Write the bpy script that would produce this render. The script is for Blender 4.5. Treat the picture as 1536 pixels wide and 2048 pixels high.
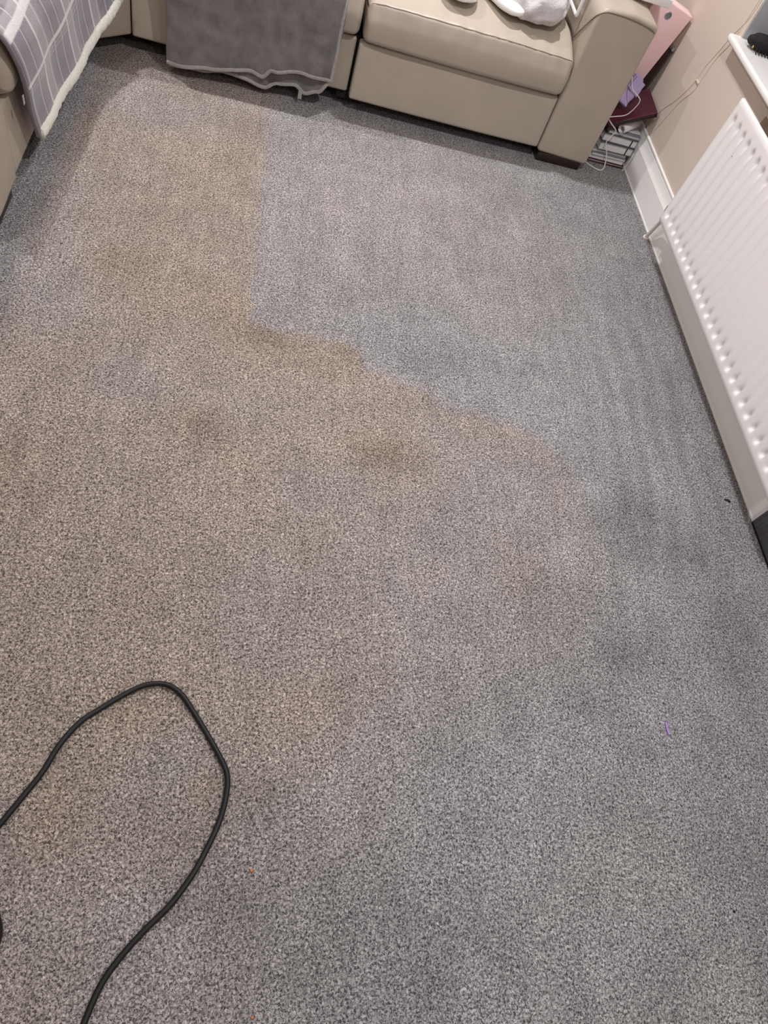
import bpy, bmesh, math, random
import numpy as np
from mathutils import Vector, Matrix, noise as mnoise

random.seed(7)
for o in list(bpy.data.objects): bpy.data.objects.remove(o)
SC = bpy.context.scene
COL = SC.collection

# ------------------------------------------------------------------ camera
# world: floor z=0, +y runs along the radiator wall towards the sofa, +x towards the radiator wall
CAM_H = 1.6
R = [[0.966, 0.108, 0.236], [-0.031, -0.855, 0.517], [0.258, -0.507, -0.822]]
def cam_axes():
    f, N, V = 1348.4, (345.2, 1855.5), (686.4, -1204.0)
    d = Vector((N[0]-768, N[1]-1024, f)).normalized()
    v = Vector((V[0]-768, V[1]-1024, f)); v = (v - d*v.dot(d)).normalized()
    up = -d; x = v.cross(up)
    return x, v, up
ax, ay, az = cam_axes()
cd = bpy.data.cameras.new('camera'); cam = bpy.data.objects.new('camera', cd); COL.objects.link(cam)
right = Vector((ax[0], ay[0], az[0])); upv = -Vector((ax[1], ay[1], az[1])); back = -Vector((ax[2], ay[2], az[2]))
M = Matrix.Identity(4)
for i in range(3):
    M[i][0], M[i][1], M[i][2] = right[i], upv[i], back[i]
M[2][3] = CAM_H
cam.matrix_world = M
cd.sensor_fit = 'VERTICAL'; cd.sensor_height = 24.0; cd.lens = 1348.4/2048*24.0
cd.clip_start = 0.02; cd.clip_end = 50
SC.camera = cam

# ------------------------------------------------------------------ world, lights, exposure
w = bpy.data.worlds.new('world'); SC.world = w; w.use_nodes = True
w.node_tree.nodes['Background'].inputs[0].default_value = (0.9, 0.93, 1.0, 1)
w.node_tree.nodes['Background'].inputs[1].default_value = 0.05
SC.view_settings.view_transform = 'Standard'; SC.view_settings.look = 'None'
SC.view_settings.gamma = 1.0; SC.view_settings.use_curve_mapping = False
SC.view_settings.exposure = 0.0
def downlight(x, y, power, size=0.07, z=2.385):
    l = bpy.data.lights.new('downlight', 'AREA'); l.shape = 'DISK'; l.size = size; l.energy = power
    l.color = (0.985, 0.985, 1.0); l.spread = math.radians(150)
    o = bpy.data.objects.new('downlight', l); o.location = (x, y, z); COL.objects.link(o)
for x, y, p in ((-1.0, 3.32, 26), (0.70, 3.3, 24), (-1.0, 1.5, 10), (0.80, 1.5, 24), (-1.0, -0.4, 5), (1.05, -0.2, 17)):
    downlight(x, y, p)

# ------------------------------------------------------------------ materials
def lin(c):
    return tuple((v/255/12.92 if v/255 <= 0.04045 else ((v/255+0.055)/1.055)**2.4) for v in c) + (1.0,)
class NT:
    def __init__(s, m):
        m.use_nodes = True; s.t = m.node_tree; s.b = s.t.nodes['Principled BSDF']
    def n(s, typ, **kw):
        nd = s.t.nodes.new(typ)
        for k, v in kw.items(): setattr(nd, k, v)
        return nd
    def l(s, a, b): s.t.links.new(a, b)
    def math(s, op, a, b=None, c=None, clamp=False):
        nd = s.n('ShaderNodeMath', operation=op); nd.use_clamp = clamp
        for i, q in enumerate((a, b, c)):
            if q is None: continue
            if isinstance(q, (int, float)): nd.inputs[i].default_value = q
            else: s.l(q, nd.inputs[i])
        return nd.outputs[0]
    def mix(s, f, a, b, blend='MIX'):
        nd = s.n('ShaderNodeMix', data_type='RGBA', blend_type=blend)
        for i, q in ((0, f), (6, a), (7, b)):
            if isinstance(q, (int, float)): nd.inputs[i].default_value = q
            elif isinstance(q, tuple): nd.inputs[i].default_value = q
            else: s.l(q, nd.inputs[i])
        return nd.outputs[2]
    def noise(s, scale, detail=2, rough=0.5, vec=None, dist=0.0):
        nd = s.n('ShaderNodeTexNoise'); nd.inputs['Scale'].default_value = scale
        nd.inputs['Detail'].default_value = detail; nd.inputs['Roughness'].default_value = rough
        nd.inputs['Distortion'].default_value = dist
        if vec is not None: s.l(vec, nd.inputs['Vector'])
        return nd.outputs['Fac']
    def remap(s, v, a, b, c, d):
        nd = s.n('ShaderNodeMapRange'); s.l(v, nd.inputs[0])
        for i, q in enumerate((a, b, c, d)): nd.inputs[i+1].default_value = q
        return nd.outputs[0]
    def coord(s, which='Object'): return s.n('ShaderNodeTexCoord').outputs[which]
    def mapping(s, vec, scale):
        nd = s.n('ShaderNodeMapping'); s.l(vec, nd.inputs[0]); nd.inputs['Scale'].default_value = scale
        return nd.outputs[0]
    def bump(s, h, strength, dist):
        nd = s.n('ShaderNodeBump'); s.l(h, nd.inputs['Height'])
        nd.inputs['Strength'].default_value = strength; nd.inputs['Distance'].default_value = dist
        s.l(nd.outputs[0], s.b.inputs['Normal'])
MATS = {}
def mat(name, rgb, rough=0.6, var=0.06, scale=30.0, bump=0.0, bscale=200.0, bdist=0.002, spec=0.5, metal=0.0, sheen=0.0):
    if name in MATS: return MATS[name]
    m = bpy.data.materials.new(name); t = NT(m)
    c = lin(rgb); v = t.coord()
    f = t.remap(t.noise(scale, 3, 0.55, v), 0.25, 0.75, 1-var, 1+var)
    nd = t.n('ShaderNodeVectorMath', operation='SCALE'); nd.inputs[0].default_value = c[:3]; t.l(f, nd.inputs['Scale'])
    t.l(nd.outputs[0], t.b.inputs['Base Color'])
    t.b.inputs['Roughness'].default_value = rough; t.b.inputs['Metallic'].default_value = metal
    t.b.inputs['Specular IOR Level'].default_value = spec
    if sheen: t.b.inputs['Sheen Weight'].default_value = sheen
    if bump: t.bump(t.noise(bscale, 3, 0.6, v), bump, bdist)
    MATS[name] = m; return m

M_wall = mat('wall_paint', (208, 193, 181), 0.75, 0.015, 4, 0.12, 160, 0.001, 0.3)
M_reveal = mat('reveal_paint', (176, 176, 180), 0.6, 0.02, 4)
M_ceil = mat('ceiling_paint', (236, 234, 230), 0.8, 0.01, 3)
M_white = mat('white_gloss', (240, 237, 234), 0.28, 0.015, 8, 0, spec=0.5)
M_rad = mat('radiator_enamel', (235, 231, 231), 0.22, 0.01, 6, spec=0.5)
M_pipe = mat('pipe_paint', (222, 214, 208), 0.35, 0.03, 40)
M_leather = mat('leather', (173, 161, 147), 0.42, 0.05, 9, 0.16, 420, 0.0012, 0.45)
M_leather_dk = mat('leather_seam', (120, 106, 90), 0.6, 0.08, 60)
M_under = mat('black_lining', (22, 20, 19), 0.9, 0.1, 40)
M_foot = mat('dark_wood', (40, 26, 20), 0.32, 0.3, 45)
M_throw = mat('grey_plush', (117, 113, 113), 0.95, 0.34, 17, 0.5, 260, 0.003, 0.2, sheen=0.4)
M_throwhem = mat('grey_hem', (158, 153, 150), 0.9, 0.18, 120, 0.5, 300, 0.002, 0.2, sheen=0.3)
M_sherpa = mat('white_sherpa', (226, 224, 214), 0.95, 0.10, 130, 0.8, 240, 0.004, 0.1, sheen=0.3)
M_fleece = mat('pale_grey_fleece', (208, 203, 205), 0.95, 0.12, 40, 0.6, 150, 0.004, 0.15, sheen=0.4)
M_lining = mat('white_lining', (240, 239, 238), 0.7, 0.03, 40, 0.2, 200, 0.002)
M_plastic_w = mat('white_plastic', (238, 238, 236), 0.35, 0.01, 10)
M_cable_w = mat('white_cable', (226, 222, 218), 0.45, 0.03, 40)
M_cable_wall = mat('painted_cable', (212, 195, 178), 0.6, 0.03, 40)
M_cable_b = mat('black_rubber', (15, 15, 17), 0.5, 0.12, 60, 0.1, 300, 0.001, 0.35)
M_pages = mat('book_pages', (216, 214, 214), 0.85, 0.05, 60)
M_cov_dark = mat('cover_black', (34, 28, 32), 0.5, 0.1, 30)
M_cov_red = mat('cover_red', (64, 18, 34), 0.45, 0.2, 60)
M_cov_grey = mat('cover_grey', (128, 130, 140), 0.5, 0.1, 30)
M_cov_mid = mat('cover_slate', (78, 80, 88), 0.5, 0.1, 30)
M_cov_white = mat('cover_white', (220, 218, 220), 0.45, 0.04, 30)
M_olive = mat('cover_olive', (128, 118, 60), 0.6, 0.1, 30)
M_maroon = mat('maroon_vinyl', (84, 30, 48), 0.35, 0.08, 30, 0.06, 300, 0.001)
M_lilac = mat('lilac_fabric', (178, 160, 204), 0.6, 0.08, 40)
M_pink = mat('pink_card', (248, 212, 215), 0.45, 0.02, 12)
M_ring = mat('steel_ring', (170, 170, 176), 0.3, 0.05, 30, metal=0.8)
M_board = mat('dark_board', (66, 48, 46), 0.5, 0.15, 40)
M_blackfab = mat('black_fabric', (34, 31, 33), 0.8, 0.2, 60, 0.4, 300, 0.002, 0.3)
M_gold = mat('gold_metal', (190, 160, 90), 0.3, 0.1, 40, metal=0.9)
M_brown = mat('brown_card', (104, 84, 66), 0.7, 0.15, 30)
M_purple = mat('lilac_thread', (176, 128, 214), 0.7, 0.1, 100)
M_orange = mat('orange_crumb', (190, 110, 60), 0.8, 0.1, 100)
M_glass = mat('window_glass', (60, 66, 78), 0.05, 0.02, 3)

def wood_grey():
    m = bpy.data.materials.new('grey_wood_grain'); t = NT(m)
    v = t.mapping(t.coord(), (60, 60, 3.0))
    f = t.noise(2.2, 5, 0.6, v, 0.3)
    t.l(t.mix(t.remap(f, 0.3, 0.7, 0, 1), lin((66, 66, 70)), lin((98, 98, 102))), t.b.inputs['Base Color'])
    t.b.inputs['Roughness'].default_value = 0.5; t.bump(f, 0.15, 0.001)
    return m
M_woodgrey = wood_grey()

def plaid():
    m = bpy.data.materials.new('plaid_fleece'); t = NT(m)
    sep = t.n('ShaderNodeSeparateXYZ'); t.l(t.coord('UV'), sep.inputs[0])
    U, V = sep.outputs[0], sep.outputs[1]
    wob = t.math('MULTIPLY', t.math('SUBTRACT', t.noise(9, 2, 0.5, t.coord()), 0.5), 0.006)
    def stripe(c, period, off, width, soft=0.0025):
        x = t.math('FRACT', t.math('DIVIDE', t.math('SUBTRACT', t.math('ADD', c, wob), off - period/2), period))
        d = t.math('MULTIPLY', t.math('ABSOLUTE', t.math('SUBTRACT', x, 0.5)), period)
        return t.remap(d, width/2 - soft, width/2 + soft, 1, 0)
    base = t.mix(t.noise(38, 3, 0.6, t.coord()), lin((122, 116, 124)), lin((142, 136, 143)))
    for c, per, off, wd, col, k in (
        (U, 0.26, 0.05, 0.10, (108, 103, 112), 0.55), (V, 0.62, 0.11, 0.12, (112, 107, 116), 0.5),
        (U, 0.26, 0.19, 0.075, (168, 162, 166), 0.45), (V, 0.62, 0.375, 0.05, (176, 170, 172), 0.5),
        (U, 0.065, 0.02, 0.0055, (196, 190, 193), 0.75), (U, 0.26, 0.155, 0.009, (214, 210, 210), 0.8),
        (V, 0.62, 0.205, 0.014, (214, 210, 211), 0.85), (V, 0.62, 0.365, 0.026, (218, 213, 214), 0.9),
        (V, 0.62, 0.170, 0.004, (178, 172, 176), 0.6), (V, 0.62, 0.185, 0.004, (178, 172, 176), 0.6)):
        s = t.math('MULTIPLY', stripe(c, per, off, wd), k)
        base = t.mix(s, base, lin(col))
    t.l(base, t.b.inputs['Base Color'])
    t.b.inputs['Roughness'].default_value = 0.95; t.b.inputs['Sheen Weight'].default_value = 0.4
    t.b.inputs['Specular IOR Level'].default_value = 0.2
    t.bump(t.noise(240, 3, 0.6, t.coord()), 0.5, 0.003)
    return m
M_plaid = plaid()

def carpet():
    m = bpy.data.materials.new('twist_pile_carpet'); t = NT(m)
    v = t.coord()
    def attr(n):
        a = t.n('ShaderNodeAttribute'); a.attribute_name = n; return a.outputs['Fac']
    dirt, tone = attr('dirt'), attr('tone')
    ramp = t.n('ShaderNodeValToRGB'); t.l(dirt, ramp.inputs[0])
    e = ramp.color_ramp.elements
    e[0].position = 0.0; e[0].color = lin((124, 123, 125))
    e[1].position = 1.0; e[1].color = lin((134, 121, 110))
    k = e.new(0.42); k.color = lin((130, 124, 123))
    mid = t.noise(7, 4, 0.6, v)
    fine = t.noise(215, 2, 0.62, v, 0.9)
    fine2 = t.noise(120, 2, 0.5, v, 0.4)
    streak = t.noise(1.0, 3, 0.55, t.mapping(v, (34, 3.0, 1)))
    f = t.remap(fine, 0.37, 0.70, 0.28, 2.36)
    f = t.math('MULTIPLY', f, t.remap(fine2, 0.3, 0.7, 0.78, 1.22))
    f = t.math('MULTIPLY', f, t.remap(mid, 0.3, 0.7, 0.89, 1.11))
    f = t.math('MULTIPLY', f, t.remap(streak, 0.3, 0.7, 0.92, 1.08))
    f = t.math('MULTIPLY', f, tone)
    nd = t.n('ShaderNodeVectorMath', operation='SCALE'); t.l(ramp.outputs[0], nd.inputs[0]); t.l(f, nd.inputs['Scale'])
    t.l(nd.outputs[0], t.b.inputs['Base Color'])
    t.b.inputs['Roughness'].default_value = 0.95; t.b.inputs['Specular IOR Level'].default_value = 0.1
    t.bump(t.math('ADD', fine, t.math('MULTIPLY', fine2, 0.6)), 0.55, 0.006)
    return m
M_carpet = carpet()

# ------------------------------------------------------------------ mesh helpers
def finish(name, me, m, parent=None, smooth=True, angle=40):
    if m is not None: me.materials.append(m)
    if smooth:
        me.shade_smooth(); me.set_sharp_from_angle(angle=math.radians(angle))
    o = bpy.data.objects.new(name, me); COL.objects.link(o)
    if parent is not None: o.parent = parent
    return o
def tag(o, label=None, cat=None, group=None, kind=None):
    for k, v in (('label', label), ('category', cat), ('group', group), ('kind', kind)):
        if v: o[k] = v
    return o
def empty(name, loc=(0, 0, 0)):
    o = bpy.data.objects.new(name, None); o.location = loc; o.empty_display_size = 0.05; COL.objects.link(o); return o
def place(o, parent, keep=True):
    """parent a mesh built in world coordinates under an empty at parent.location"""
    o.parent = parent; o.matrix_parent_inverse = Matrix.Translation(parent.location).inverted(); return o
def boxes_mesh(name, bs, bevel=0.0, seg=2):
    bm = bmesh.new()
    for (x0, x1, y0, y1, z0, z1) in bs:
        r = bmesh.ops.create_cube(bm, size=1.0)
        bmesh.ops.scale(bm, vec=(x1-x0, y1-y0, z1-z0), verts=r['verts'])
        bmesh.ops.translate(bm, vec=((x0+x1)/2, (y0+y1)/2, (z0+z1)/2), verts=r['verts'])
    if bevel: bmesh.ops.bevel(bm, geom=bm.edges[:], offset=bevel, segments=seg, affect='EDGES', profile=0.5)
    me = bpy.data.meshes.new(name); bm.to_mesh(me); bm.free(); return me
def box(name, b, m, parent=None, bevel=0.0, seg=2):
    o = finish(name, boxes_mesh(name, [b], bevel, seg), m)
    if parent is not None: place(o, parent)
    return o
def mesh_np(name, V, F):
    me = bpy.data.meshes.new(name); me.from_pydata([tuple(map(float, v)) for v in V], [], [tuple(f) for f in F]); me.update(); return me
def catmull(pts, n=8):
    P = [Vector(p) for p in pts]; out = []
    for i in range(len(P)-1):
        a = P[i-1] if i else P[0]*2-P[1]; b, c = P[i], P[i+1]; d = P[i+2] if i+2 < len(P) else P[-1]*2-P[-2]
        for k in range(n):
            t = k/n
            out.append(0.5*((2*b)+(c-a)*t+(2*a-5*b+4*c-d)*t*t+(3*b-a-3*c+d)*t**3))
    out.append(P[-1]); return out
def tube_mesh(name, pts, r, seg=8, n=6, smoothpath=True, rz=None):
    P = catmull(pts, n) if smoothpath else [Vector(p) for p in pts]
    V, F = [], []; up = Vector((0, 0, 1)); prev = None
    for i, p in enumerate(P):
        t = (P[min(i+1, len(P)-1)]-P[max(i-1, 0)]).normalized()
        if prev is None:
            a = t.cross(up)
            if a.length < 1e-3: a = t.cross(Vector((1, 0, 0)))
        else: a = prev - t*prev.dot(t)
        a.normalize(); prev = a; b = a.cross(t)
        rr = r(i/(len(P)-1)) if callable(r) else r
        for k in range(seg):
            th = 2*math.pi*k/seg
            V.append(p+a*math.cos(th)*rr+b*math.sin(th)*(rz or rr))
    for i in range(len(P)-1):
        for k in range(seg):
            k2 = (k+1) % seg
            F.append((i*seg+k, i*seg+k2, (i+1)*seg+k2, (i+1)*seg+k))
    F.append(tuple(range(seg))[::-1]); F.append(tuple((len(P)-1)*seg+k for k in range(seg)))
    return mesh_np(name, V, F)
def fillet(pts, radii, seg=6):
    """rounded closed polygon (2D, counter-clockwise)"""
    out = []; n = len(pts)
    for i in range(n):
        p = Vector(pts[i]); a = Vector(pts[i-1]); b = Vector(pts[(i+1) % n]); r = radii[i] if isinstance(radii, (list, tuple)) else radii
        da, db = (a-p), (b-p); la, lb = da.length, db.length; da /= la; db /= lb
        ang = math.acos(max(-1, min(1, da.dot(db))))
        d = min(r/math.tan(ang/2), la*0.49, lb*0.49) if ang > 1e-3 else 0
        s, e = p+da*d, p+db*d
        for k in range(seg+1):
            t = k/seg
            out.append(s*(1-t)**2+p*2*t*(1-t)+e*t*t)
    return out
def resample(pts, step):
    out = []; n = len(pts)
    for i in range(n):
        a, b = Vector(pts[i]), Vector(pts[(i+1) % n]); L = (b-a).length
        if L < 1e-6: continue
        k = max(1, int(L/step))
        for j in range(k): out.append(a+(b-a)*j/k)
    return out
def normals2d(P):
    out = []; n = len(P)
    for i in range(n):
        t = (P[(i+1) % n]-P[i-1]);
        if t.length < 1e-9: t = Vector((1, 0))
        t.normalize(); out.append(Vector((t.y, -t.x)))
    return out
def prism(name, prof, a0, a1, r, to3, nmid=1, seg=5, disp=None, bulge=None):
    """extrude a closed 2D profile (ccw) from a0 to a1 with rounded ends; to3(p2, a)->3D"""
    N = normals2d(prof); st = []
    for k in range(seg+1):
        t = math.pi/2*k/seg; st.append((a0+r*(1-math.sin(t)) if False else a0+r*(1-math.cos(t)), r*(1-math.sin(t))))
    L0, L1 = a0+r, a1-r
    for k in range(1, nmid): st.append((L0+(L1-L0)*k/nmid, 0))
    for k in range(seg+1):
        t = math.pi/2*(1-k/seg); st.append((a1-r*(1-math.cos(t)), r*(1-math.sin(t))))
    V, F = [], []; n = len(prof)
    for a, ins in st:
        for p, nn in zip(prof, N):
            q = p-nn*ins
            if bulge: q = q+nn*bulge(q, (a-a0)/(a1-a0))
            v = Vector(to3(q, a))
            if disp: v = v+Vector(disp(v))
            V.append(v)
    for i in range(len(st)-1):
        for k in range(n):
            k2 = (k+1) % n
            F.append((i*n+k, (i+1)*n+k, (i+1)*n+k2, i*n+k2))
    F.append(tuple(range(n))); F.append(tuple((len(st)-1)*n+k for k in range(n))[::-1])
    me = mesh_np(name, V, F)
    bm = bmesh.new(); bm.from_mesh(me); bmesh.ops.recalc_face_normals(bm, faces=bm.faces[:]); bm.to_mesh(me); bm.free()
    return me
def sheet_mesh(name, P, uv=None):
    """grid of points P[i][j] -> quad sheet with UVs in metres"""
    n, m = len(P), len(P[0])
    V = [q for row in P for q in row]
    F = [(i*m+j, (i+1)*m+j, (i+1)*m+j+1, i*m+j+1) for i in range(n-1) for j in range(m-1)]
    me = mesh_np(name, V, F)
    if uv is not None:
        l = me.uv_layers.new(name='UVMap')
        for lp in me.loops:
            i, j = divmod(lp.vertex_index, m); l.data[lp.index].uv = uv[i][j]
    return me
def blob_mesh(name, c, rad, sub=4, amp=0.01, freq=10, flat=None, pw=1.0):
    bm = bmesh.new(); bmesh.ops.create_icosphere(bm, subdivisions=sub, radius=1.0)
    for v in bm.verts:
        n = v.co.normalized()
        q = Vector((math.copysign(abs(n.x)**pw, n.x)*rad[0], math.copysign(abs(n.y)**pw, n.y)*rad[1], math.copysign(abs(n.z)**pw, n.z)*rad[2]))
        d = mnoise.fractal(Vector((q.x+c[0], q.y+c[1], q.z+c[2]))*freq, 0.6, 2.0, 3)
        q += n*d*amp
        if flat is not None and q.z+c[2] < flat: q.z = flat-c[2]
        v.co = q+Vector(c)
    me = bpy.data.meshes.new(name); bm.to_mesh(me); bm.free(); return me
def fn(p, s): return mnoise.noise(Vector(p)*s)

# ------------------------------------------------------------------ room shell
XW = 1.795     # radiator wall plane
XS = 1.779     # face of its skirting
YB = 4.02      # wall behind the sofa
XL = -1.78     # wall behind the left-hand sofa run
def make_floor():
    x0, x1, y0, y1, st = XL, XW, -1.6, YB, 0.016
    xs = np.linspace(x0, x1, int((x1-x0)/st)+1); ys = np.linspace(y0, y1, int((y1-y0)/st)+1)
    X, Y = np.meshgrid(xs, ys, indexing='ij')
    nx, ny = X.shape
    V = np.stack([X, Y, np.zeros_like(X)], -1).reshape(-1, 3)
    I = np.arange(nx*ny).reshape(nx, ny)
    F = np.stack([I[:-1, :-1], I[1:, :-1], I[1:, 1:], I[:-1, 1:]], -1).reshape(-1, 4)
    me = bpy.data.meshes.new('floor')
    me.vertices.add(len(V)); me.vertices.foreach_set('co', V.ravel())
    me.loops.add(F.size); me.loops.foreach_set('vertex_index', F.ravel().astype(np.int32))
    me.polygons.add(len(F)); me.polygons.foreach_set('loop_start', np.arange(0, F.size, 4, dtype=np.int32))
    me.update(); me.validate()
    # the soiled half of the half-cleaned carpet: polygon in floor metres, clean to the right of it
    edge = [(0.037, 3.6), (0.037, 3.035), (0.033, 2.785), (0.035, 2.477), (0.032, 2.171), (0.022, 1.924), (0.026, 1.682), (0.064, 1.664), (0.162, 1.651),
            (0.261, 1.665), (0.346, 1.667), (0.388, 1.63), (0.421, 1.559), (0.515, 1.534), (0.634, 1.493), (0.70, 1.441), (0.805, 1.428),
            (0.927, 1.397), (1.012, 1.358), (1.071, 1.275), (1.108, 1.181), (1.11, 1.059), (1.034, 0.893), (0.918, 0.694), (0.698, 0.607),
            (0.483, 0.465), (0.286, 0.286), (0.136, 0.193), (0.028, 0.046), (-0.076, -0.073), (-0.30, -0.40)]
    px, py = V[:, 0].copy(), V[:, 1].copy()
    rng = np.random.default_rng(3)
    def fnoise(scale, seed, oct=3):
        r = np.random.default_rng(seed); out = np.zeros_like(px)
        for o in range(oct):
            for k in range(7):
                a = r.uniform(0, 2*np.pi); f = scale*(2**o)*r.uniform(0.6, 1.4)
                out += np.sin((px*np.cos(a)+py*np.sin(a))*f+r.uniform(0, 6.28))*0.35/(1.7**o)
        return out*0.55
    qx, qy = px+0.012*fnoise(22, 1), py+0.012*fnoise(22, 2)
    d2 = np.full(len(V), 1e9)
    for (ax_, ay_), (bx_, by_) in zip(edge[:-1], edge[1:]):
        dx, dy = bx_-ax_, by_-ay_
        t = np.clip(((qx-ax_)*dx+(qy-ay_)*dy)/(dx*dx+dy*dy), 0, 1)
        d2 = np.minimum(d2, (qx-ax_-t*dx)**2+(qy-ay_-t*dy)**2)
    poly = edge+[(-3, -0.4), (-3, 3.6)]
    ins = np.zeros(len(V), bool)
    for (ax_, ay_), (bx_, by_) in zip(poly, poly[1:]+poly[:1]):
        c = ((ay_ > qy) != (by_ > qy)) & (qx < (bx_-ax_)*(qy-ay_)/((by_-ay_) or 1e-9)+ax_)
        ins ^= c
    sd = np.where(ins, 1, -1)*np.sqrt(d2)
    soft = np.where(qy > 1.33, 0.016, 0.016+np.clip((1.33-qy)/0.5, 0, 1)*0.085)
    base = 1/(1+np.exp(-np.clip(sd/soft*1.6, -30, 30)))
    def blobs(L):
        o = np.zeros(len(V))
        for bx_, by_, rx, ry, am in L: o += am*np.exp(-(((px-bx_)/rx)**2+((py-by_)/ry)**2))
        return o
    inner = 0.76+0.07*fnoise(7, 5)+0.05*fnoise(19, 6, 2)
    inner += 0.85*(1+0.5*fnoise(15, 8, 2))*blobs([(-0.41, 1.86, .11, .10, .30), (-0.12, 1.76, .28, .12, .24), (0.08, 1.62, .12, .10, .22), (-0.07, 1.22, .09, .08, .28), (0.46, 1.23, .12, .08, .26),
                    (0.33, 1.56, .14, .10, .20), (-0.55, 1.2, .2, .3, .12), (-0.15, 2.3, .25, .5, .12), (0.03, .25, .045, .05, .25), (-0.26, .20, .06, .10, .25),
                    (0.26, .43, .10, .08, .18), (-0.12, .40, .09, .05, .15), (-0.3, .6, .3, .2, .10),
                    (-0.29, 1.36, .10, .09, -.26), (-0.55, 1.62, .12, .25, -.20), (-0.05, .27, .10, .12, -.32), (0.25, 1.05, .10, .10, -.22),
                    (0.14, .62, .16, .16, -.22), (-.22, .02, .2, .12, -.4), (0.80, 1.0, .36, .26, -.34), (0.95, 1.2, .25, .17, -.24), (0.75, .7, .25, .15, -.2), (0.45, .72, .2, .18, -.22), (-0.45, 2.75, .3, .12, -.25), (-0.62, 2.0, .1, .4, -.2)])
    dirt = np.clip(base*inner, 0, 1)
    outer = 0.10+0.05*fnoise(6, 9)+blobs([(0.75, 2.5, .55, .55, .22), (0.15, 2.1, .25, .6, .16), (0.35, 2.6, .4, .5, .14), (0.25, .2, .2, .15, .15), (0.05, -.1, .15, .12, .12), (1.0, 2.2, .3, .4, .08)])
    dirt = np.clip(np.maximum(dirt, outer*(1-base)+dirt), 0, 1)
    # a strip along the left sofa run that nobody walks on has stayed unsoiled; its darker colour also deepens the sofa shadow
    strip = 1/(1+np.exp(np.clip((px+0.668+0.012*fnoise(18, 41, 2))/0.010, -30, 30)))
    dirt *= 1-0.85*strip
    tone = 1.0+0.045*fnoise(5, 11)+0.04*fnoise(16, 12, 2)
    # pile brushed different ways: darker and lighter sweeps on the cleaned side
    clean = 1-base
    org = 1+0.55*fnoise(13, 31, 2)
    tone += 1.25*org*clean*blobs([(1.31, 1.14, .11, .11, -.17), (1.40, .96, .15, .07, -.13), (1.19, 1.19, .08, .06, .14), (1.0, .92, .10, .05, .16), (1.28, .86, .10, .07, .10),
                         (1.15, .62, .10, .05, -.16), (1.55, .75, .12, .25, -.16), (1.45, 1.25, .08, .10, .12), (1.6, 1.6, .12, .4, -.06), (0.62, 1.62, .22, .12, -.08),
                         (1.0, 1.52, .25, .12, .06), (0.7, 2.5, .6, .5, .08), (1.35, .1, .2, .3, -.05), (0.45, -.05, .25, .15, -.10), (0.1, .02, .15, .15, -.12), (0.62, 1.5, .3, .04, .05)])
    tone += 1.8*org*base*blobs([(0.10, 1.62, .10, .05, -.14), (0.36, 1.61, .06, .04, -.12), (0.66, 1.44, .12, .05, -.10), (-0.07, 1.22, .06, .06, -.12), (0.48, 1.2, .08, .05, -.10),
                        (-0.41, 1.86, .1, .1, -.06), (0.95, .72, .2, .08, -.10), (0.16, .25, .07, .06, -.14), (0.02, .18, .1, .1, -.06)])
    # long pile sweeps running down the cleaned side beside the wall
    ang = px-1.30-0.10*(py-1.5)
    tone += clean*np.exp(-((px-1.45)/0.26)**2)*np.exp(-((py-1.55)/0.6)**2)*0.11*np.sin(ang*62+2.2*np.sin(py*3.1)+2.5*fnoise(6, 21, 2))
    tone += clean*np.exp(-((px-0.75)/0.5)**2)*np.exp(-((py-2.2)/0.6)**2)*0.03*np.sin((px-.05*py)*48+np.sin(py*3)+2.0*fnoise(5, 23, 2))
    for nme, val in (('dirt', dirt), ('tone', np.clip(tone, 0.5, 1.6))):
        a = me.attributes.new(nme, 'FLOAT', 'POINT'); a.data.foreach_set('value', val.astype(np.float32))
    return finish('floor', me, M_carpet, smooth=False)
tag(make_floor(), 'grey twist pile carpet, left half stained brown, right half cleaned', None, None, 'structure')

RY0, RY1, RZ0 = 1.05, 2.948, 0.706     # window recess in the radiator wall
wr = finish('wall_right', boxes_mesh('wall_right', [
    (XW, XW+0.32, RY1, YB+0.1, 0, 2.4), (XW, XW+0.32, RY0, RY1, 0, RZ0), (XW, XW+0.32, -1.7, RY0, 0, 2.4), (XW, XW+0.32, RY0, RY1, 2.05, 2.4)]), M_wall, smooth=False)
tag(wr, 'beige painted wall behind the radiator', None, None, 'structure')
for nm, b, lb in (('wall_back', (XL-0.1, XW, YB, YB+0.1, 0, 2.4), 'beige painted wall behind the sofa'),
                  ('wall_left', (XL-0.1, XL, -1.7, YB, 0, 2.4), 'beige painted wall behind the left sofa run'),
                  ('wall_front', (XL-0.1, XW, -1.7, -1.6, 0, 2.4), 'beige painted wall behind the camera')):
    o = box(nm, b, M_wall); o.data.shade_flat(); tag(o, lb, None, None, 'structure')
tag(box('ceiling', (XL-0.1, XW+0.32, -1.7, YB+0.1, 2.4, 2.5), M_ceil), 'white painted ceiling', None, None, 'structure')

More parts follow.
